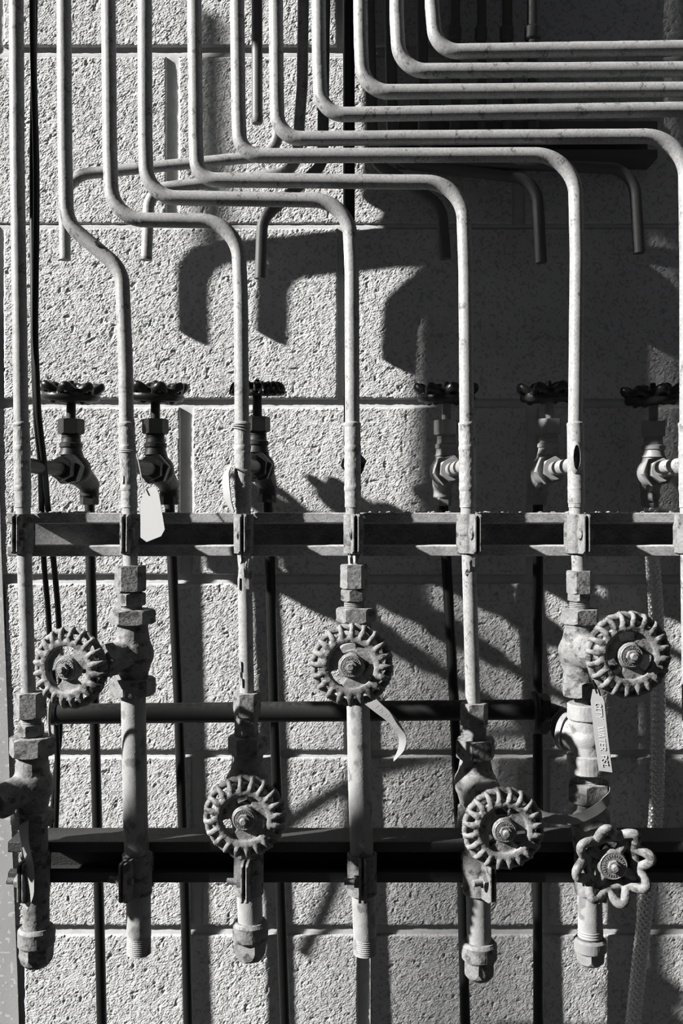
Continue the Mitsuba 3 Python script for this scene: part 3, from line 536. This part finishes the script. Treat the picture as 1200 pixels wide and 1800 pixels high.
# ---------------------------------------------------------------- rear angle valves with lobed handwheels
def rear_valve(lab, x, ox, tube_i, bright, dz=0, tilt=0.0, spin=0, has=True):
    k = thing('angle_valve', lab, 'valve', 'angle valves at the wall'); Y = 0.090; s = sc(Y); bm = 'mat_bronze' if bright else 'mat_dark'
    at = lambda z, xx=x, yy=Y: P(xx, z + dz, yy)
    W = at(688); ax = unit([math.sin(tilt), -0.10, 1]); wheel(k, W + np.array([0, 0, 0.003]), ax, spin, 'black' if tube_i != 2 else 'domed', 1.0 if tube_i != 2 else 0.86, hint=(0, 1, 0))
    put(k, 'valve_stem', cyl(at(764), at(690), 8 * s), bm)
    put(k, 'packing_nut', hexnut(at(763), at(737), 23 * s, 12), bm, 30)
    put(k, 'thread', thread(at(786), at(762), 16.5 * s, 0.0024, 0.0008), bm)
    put(k, 'bonnet', lathe_at([(16, 30), (17, 22), (20, 20), (20, 14), (18, 12), (19, 4), (21, 0)], at(800), s), bm)
    C = at(826, x + (ox - x) * 0.25, Y - 0.004); tz = P(tube_x(tube_i, 818), 818 + dz * 0.3, YF)
    out = P(ox, 852 + dz, 0.052); f = unit(tz - C)
    ps = [ball(C, 27 * s, 32), rod(C, at(795), 20 * s, 19 * s, 28), (ball(C, 23 * s) + ball(out, 18 * s)).hull(), rod(out, out + np.array([0, 0, -0.014]), 17 * s, n=28), rod(C, C + f * 0.022, 20 * s, n=28)]
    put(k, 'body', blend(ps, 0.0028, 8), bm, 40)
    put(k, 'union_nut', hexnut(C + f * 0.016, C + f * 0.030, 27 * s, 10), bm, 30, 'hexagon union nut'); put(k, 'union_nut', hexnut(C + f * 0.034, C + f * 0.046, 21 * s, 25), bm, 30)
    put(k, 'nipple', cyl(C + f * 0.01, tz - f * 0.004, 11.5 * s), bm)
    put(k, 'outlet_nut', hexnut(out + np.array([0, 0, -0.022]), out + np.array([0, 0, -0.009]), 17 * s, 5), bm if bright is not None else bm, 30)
    return k, out
def lathe_at(prof, p, s): return moved(lathe([(r * s, z * s) for r, z in sorted(prof, key=lambda q: q[1])], 28), np.eye(3), p)
def tube_x(i, z): return xat(TUBE_X[i], z)
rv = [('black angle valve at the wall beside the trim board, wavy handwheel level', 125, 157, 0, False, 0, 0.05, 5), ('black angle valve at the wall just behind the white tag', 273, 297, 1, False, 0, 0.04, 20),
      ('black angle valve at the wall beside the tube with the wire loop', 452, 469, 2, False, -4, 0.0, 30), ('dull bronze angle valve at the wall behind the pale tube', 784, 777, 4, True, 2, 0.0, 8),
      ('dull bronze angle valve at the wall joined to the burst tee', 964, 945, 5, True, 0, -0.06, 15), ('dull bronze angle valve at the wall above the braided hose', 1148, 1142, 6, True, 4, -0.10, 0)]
OUT = [rear_valve(*a) for a in rv]
k = thing('pipe_plug', 'black hexagon plug at the wall behind the middle tube', 'plug')
c = P(621, 815, 0.09); s = sc(0.09); put(k, 'hex_head', hexnut(c + np.array([0, 0.012, 0]), c + np.array([0, -0.010, 0]), 23 * s, 10), 'mat_black', 30)
put(k, 'nipple', cyl(c, P(621, 815, YF) + np.array([0, 0.01, 0]), 10 * s), 'mat_black')

# thin black pipes running down from the rear valves, close to the wall
YD = 0.036
for lab, pts in (('thin black pipe down the wall from the first angle valve, behind the side-held handwheel', [(157, 858), (159, 980), (172, 1500), (186, 2100)]),
                 ('thin black pipe down the wall from the angle valve behind the white tag', [(297, 858), (302, 980), (314, 1240), (326, 1600), (338, 2100)]),
                 ('thin black pipe with a pale glint running past the channel-mounted handwheel', [(469, 858), (474, 980), (482, 1260), (494, 1600), (512, 2100)]),
                 ('thin black pipe leaning down the wall between the middle handwheel and the pale tube', [(777, 858), (784, 980), (798, 1240), (812, 1560), (824, 2100)]),
                 ('thin black pipe dropping straight behind the union of the level pipe', [(945, 858), (945, 980), (945, 1500), (946, 2100)])):
    k = thing('thin_pipe', lab, 'pipe', 'thin black pipes on the wall'); pth = resample(np.array([P(x, z, YD) for x, z in pts]), 0.02)
    scene[k] = mikit.ply(sweep(pth, 8.8 * sc(YD), 20), 'mat_black', 40)

# thick level black pipe with its union and elbow
YL = 0.108; s = sc(YL); k = thing('level_pipe', 'thick black level pipe behind the valves, ending in a union', 'pipe')
put(k, 'pipe', cyl(P(92, 1255, YL), P(950, 1247, YL), 17.6 * s, 32), 'mat_sooty')
put(k, 'end_cap', cyl(P(86, 1255, YL), P(104, 1255, YL), 19.5 * s, 32, 0.002), 'mat_black')
put(k, 'union', cat(cyl(P(934, 1252, YL), P(946, 1252, YL), 37 * s, 36, 0.002), hexnut(P(946, 1254, YL), P(962, 1255, YL), 36 * s, 10)), 'mat_dark', 35)
ep = fillet([P(955, 1256, YL), P(990, 1268, YL), P(1004, 1282, YF - 0.012)], [0.012]); put(k, 'elbow', sweep(resample(ep, 0.003), 24 * s, 28), 'mat_dark')
put(k, 'elbow_rim', moved(lathe([(25 * s, 0), (31 * s, 0.001), (31 * s, 0.008), (25 * s, 0.009)], 32), frame(ep[-1] - ep[-3]), ep[-1] - unit(ep[-1] - ep[-3]) * 0.02), 'mat_dark')

# ---------------------------------------------------------------- cables, braided hose
for lab, pts, r in (('black cable hanging beside the first tube, passing behind the channel, inner one', [(62, -330, .205), (61, 0, .205), (57, 300, .205), (59, 560, .205), (63, 720, .20), (70, 800, .185), (73, 890, .162), (77, 985, .14), (86, 1100, .11), (97, 1230, .105), (101, 1330, .10), (96, 1500, .09)], 5.4),
                    ('black cable hanging beside the first tube, crossing in front of its twin', [(57, -330, .213), (57, 0, .213), (64, 330, .213), (62, 560, .213), (66, 700, .208), (76, 800, .19), (84, 890, .162), (94, 985, .14), (101, 1060, .12), (106, 1160, .10), (105, 1290, .08), (98, 1360, .075), (88, 1500, .07)], 5.6)):
    k = thing('cable', lab, 'cable', 'two black cables'); w = np.array([P(*q) for q in pts]); tt = np.arange(len(w)); f = np.linspace(0, len(w) - 1, 160)
    from scipy.interpolate import PchipInterpolator
    scene[k] = mikit.ply(sweep(PchipInterpolator(tt, w)(f), r * SF, 16), 'mat_black', 60)
def braid(pts, r):
    w = np.array([P(*q) for q in pts]); f = PchipInterpolator(np.arange(len(w)), w)(np.linspace(0, len(w) - 1, 200)); f = resample(f, 0.0009)
    n = 56; m = sweep(f, r, n, caps=False); V = m.vertices.reshape(-1, n, 3); c = f[:, None]
    s = np.r_[0, np.cumsum(np.linalg.norm(np.diff(f, axis=0), axis=1))][:, None]; th = (np.arange(n) * 2 * np.pi / n)[None]
    a, b = s / 0.0068 + th * 6 / (2 * np.pi), s / 0.0068 - th * 6 / (2 * np.pi)
    bump = np.abs(np.sin(np.pi * a)) * np.abs(np.sin(np.pi * b))
    m.vertices = (c + (V - c) * (0.80 + 0.24 * np.sqrt(bump))[..., None]).reshape(-1, 3); return m
k = thing('braided_hose', 'braided steel hose hanging behind the largest handwheel and down the wall', 'hose')
put(k, 'braid', braid([(1144, 892, .075), (1147, 985, .072), (1153, 1090, .07), (1156, 1240, .07), (1154, 1400, .07), (1147, 1500, .07), (1134, 1600, .07), (1112, 1800, .07), (1085, 2080, .07)], 13 * sc(.07)), 'mat_braid', True)
put(k, 'end_fitting', cat(cyl(P(1144, 900, .075), P(1144, 884, .075), 8 * sc(.06)), cyl(P(1144, 884, .075), P(1142, 862, .060), 5 * sc(.06))), 'mat_white', label='pale hose fitting')

# ---------------------------------------------------------------- tags, straps, twine
def spline(pts, n=60): w = np.array([P(*q) for q in pts]); return PchipInterpolator(np.arange(len(w)), w)(np.linspace(0, len(w) - 1, n))
k = thing('paper_tag', 'white tag with clipped corners hanging on a wire in front of the upper channel', 'tag')
o = P(266, 905, YF + 0.020); tagpoly = shapely.Polygon([(-0.0062, 0.022), (0.0030, 0.0245), (0.0062, 0.018), (0.0135, -0.013), (0.0105, -0.0185), (-0.003, -0.0235), (-0.0085, -0.020), (-0.0105, 0.012)]).buffer(0.001)
tg = trimesh.creation.extrude_polygon(tagpoly, 0.0008, engine='earcut'); Rt = frame(unit([-0.30, -0.93, 0.10])); put(k, 'card', moved(tg, Rt, o), 'mat_white', 30)
put(k, 'wire', cat(sweep(spline([(240, 797, YF + .008), (247, 830, YF + .012), (253, 866, YF + .020)], 20), 0.0006, 8), moved(trimesh.creation.torus(RT * 1.22, 0.0006, 32, 8), np.eye(3), P(225, 795, YF)), moved(trimesh.creation.torus(RT * 1.22, 0.0006, 32, 8), frame([0.1, 0, 1]), P(225, 792, YF))), 'mat_twine')
k = thing('paper_tag', 'curled white tag seen on edge beside the wire-looped tube', 'tag')
put(k, 'card', ribbon(spline([(407, 818, YF + .004), (397, 840, YF + .004), (399, 868, YF + .006), (410, 900, YF + .006)], 30), (0.45, -0.9, 0.1), np.r_[np.linspace(0.008, 0.018, 10), np.full(10, 0.018), np.linspace(0.018, 0.006, 10)], 0.0008), 'mat_white')
put(k, 'wire', cat(*[moved(trimesh.creation.torus(RT * 1.24, 0.0007, 32, 8), frame([0.12 * j, 0, 1]), P(424, z, YF)) for j, z in enumerate((746, 750, 755))], sweep(spline([(402, 817, YF + .004), (415, 823, YF + .010), (434, 827, YF + .009)], 20), 0.0006, 8)), 'mat_twine')
def letters(text, height, base, along, up, out, bold=True):
    t = meshkit.text_mesh(text, height, 0.0006, bold); return moved(t, np.stack([along, up, out], 1), base)
k = thing('label_strap', 'embossed metal strap reading CITY WATER PSI wired to the city water valve', 'label')
c0, c1 = P(1048, 1212, YF + .034), P(1064, 1356, YF + .024); al = unit(c1 - c0); outn = unit(np.cross(al, np.cross([-0.75, -1, 0.25], al))); acr = np.cross(outn, al)
if acr[0] < 0: acr = -acr
Ls = np.linalg.norm(c1 - c0); ts = np.linspace(0, 1, 30)
pth = np.array([c0 + al * Ls * t + outn * 0.004 * math.sin(math.pi * t) * 0.3 for t in ts])
put(k, 'strip', ribbon(pth, acr, np.r_[np.linspace(0.007, 0.0128, 5), np.full(25, 0.0128)], 0.0007), 'mat_strap', 30)
txt = []
pos = 0.030
for word, st in (('CITY', 0.15), ('WATER', 0.44), ('PSI.', 0.785)):
    mm = meshkit.text_mesh(word, 0.0060, 0.0006, False); wdt = mm.bounds[1][0]; tgt = {'CITY': 0.0155, 'WATER': 0.0225, 'PSI.': 0.0115}[word]
    mm.vertices[:, 0] *= tgt / wdt; p = c0 + al * Ls * st + outn * (0.0012 + 0.0003) - acr * 0.0022
    txt.append(moved(mm, np.stack([al, -np.cross(al, outn) if False else np.cross(outn, al), outn], 1), p))
put(k, 'lettering', cat(*txt), 'mat_letter', 30, 'raised letters CITY WATER PSI.')
put(k, 'wire', sweep(spline([(1036, 1190, YF + .030), (1042, 1200, YF + .036), (1049, 1219, YF + .037)], 20), 0.0008, 8), 'mat_black')
k = thing('label_strap', 'curled embossed metal strap hanging below the middle handwheel', 'label')
tw = np.linspace(0, 1, 40)[:, None]; acs = (1 - tw) * np.array([0.62, -0.35, 0.62]) + tw * np.array([0.30, -1.0, 0.10])
sp = spline([(638, 1222, YF + .026), (664, 1244, YF + .031), (694, 1272, YF + .034), (707, 1302, YF + .028), (692, 1336, YF + .016)], 40)
put(k, 'strip', ribbon(sp, acs, np.r_[np.full(32, 0.0120), np.linspace(0.012, 0.004, 8)], 0.0006), 'mat_strap', 30)
put(k, 'embossing', cat(*[ribbon(np.array([sp[i] + unit(acs[i]) * (-0.0028), sp[i] + unit(acs[i]) * (0.0008 + 0.002 * (i % 2))]) + np.array([0, -0.00045, 0.0]), sp[i + 1] - sp[i], 0.0006, 0.0004) for i in (9, 11, 12, 14, 15, 18, 20, 22)]), 'mat_strap')
k = thing('label_strap', 'bent metal strap reaching from the drooping handwheel around the gate valve', 'label')
put(k, 'strip', ribbon(spline([(938, 1424, .260), (958, 1436, .267), (1000, 1441, .269), (1040, 1428, .263), (1070, 1402, .251), (1066, 1384, .225)], 50), (0.05, 0.35, 1), 0.0085, 0.0006), 'mat_strap', 30)
k = thing('label_strap', 'long curled dark strap hanging under the crusted valve by the trim board', 'label')
put(k, 'strip', ribbon(spline([(42, 1446, YF + .020), (44, 1480, YF + .027), (53, 1530, YF + .030), (53, 1560, YF + .027), (42, 1590, YF + .018)], 40), (0.75, -0.65, 0), 0.013, 0.0006), 'mat_strap', 30)
k = thing('bent_wire', 'thick bent wire curling under the side-held handwheel', 'wire')
scene[k] = mikit.ply(sweep(spline([(110, 1212, .260), (96, 1216, .260), (87, 1240, .255), (86, 1270, .25), (88, 1292, .245)], 40), 2.6 * SF, 10), 'mat_tube', 60)

# ---------------------------------------------------------------- flaking paint
rng = np.random.default_rng(4)
def flakes(parent, spots, x_of):
    for z, side, L in spots:
        c = P(x_of(z), z, YF); a = side; d = np.array([math.sin(a), -math.cos(a), 0]); tan = np.array([math.cos(a), math.sin(a), 0])
        q = [c + d * (RT * (1.02 + 0.22 * f * f)) + np.array([0, 0, 1.0]) * L * (f - 0.3) * rng.choice([-1, 1]) + tan * 0.002 * f for f in np.linspace(0, 1, 7)]
        put(parent, 'paint_flake', ribbon(np.array(q), tan + rng.normal(0, .2, 3), np.array([.5, .9, 1, .95, .8, .6, .2]) * 0.0042, 0.0004), 'mat_tube')
flakes('copper_tube_002', [(985, -0.6, .008), (992, 0.4, .010), (1004, -0.3, .008), (1010, 0.9, .007), (1022, -0.9, .010), (1028, 0.2, .009), (1172, -0.9, .009), (1188, -1.0, .012), (1200, -0.8, .008)], lambda z: tube_x(2, z))
flakes('copper_tube_001', [(430, 0.2, .006), (745, 0.9, .006), (842, -0.7, .006)], lambda z: tube_x(1, z) if z > 500 else 168)
flakes('copper_tube_003', [(978, -0.3, .008), (984, 0.5, .009), (981, -0.9, .008)], lambda z: tube_x(3, z))
flakes('copper_tube_004', [(776, 0.9, .007), (985, 0.2, .008), (992, -0.4, .008), (1000, 0.5, .007), (1010, -0.6, .008)], lambda z: tube_x(4, z))

# ---------------------------------------------------------------- crumbs lying on the upper channel
rng = np.random.default_rng(9); top = P(0, 901, YS)[2]; cr = []
for i in range(150):
    m = trimesh.creation.icosphere(1, 1.0); m.vertices *= rng.uniform(0.6, 1.2, (len(m.vertices), 1)); m.vertices *= rng.uniform(0.0006, 0.0016) * np.array([1.5, 1.2, 0.7])
    x = rng.choice([rng.uniform(-0.30, -0.19), rng.uniform(0.02, 0.31)]); m.apply_translation((x, -YS + rng.uniform(0.001, 0.02), top + 0.0004)); cr.append(m)
scene['dust_crumbs'] = mikit.ply(cat(*cr), 'mat_galv', 40)
labels['dust_crumbs'] = {'label': 'pale paint crumbs lying along the top of the upper channel', 'category': 'debris', 'kind': 'stuff'}
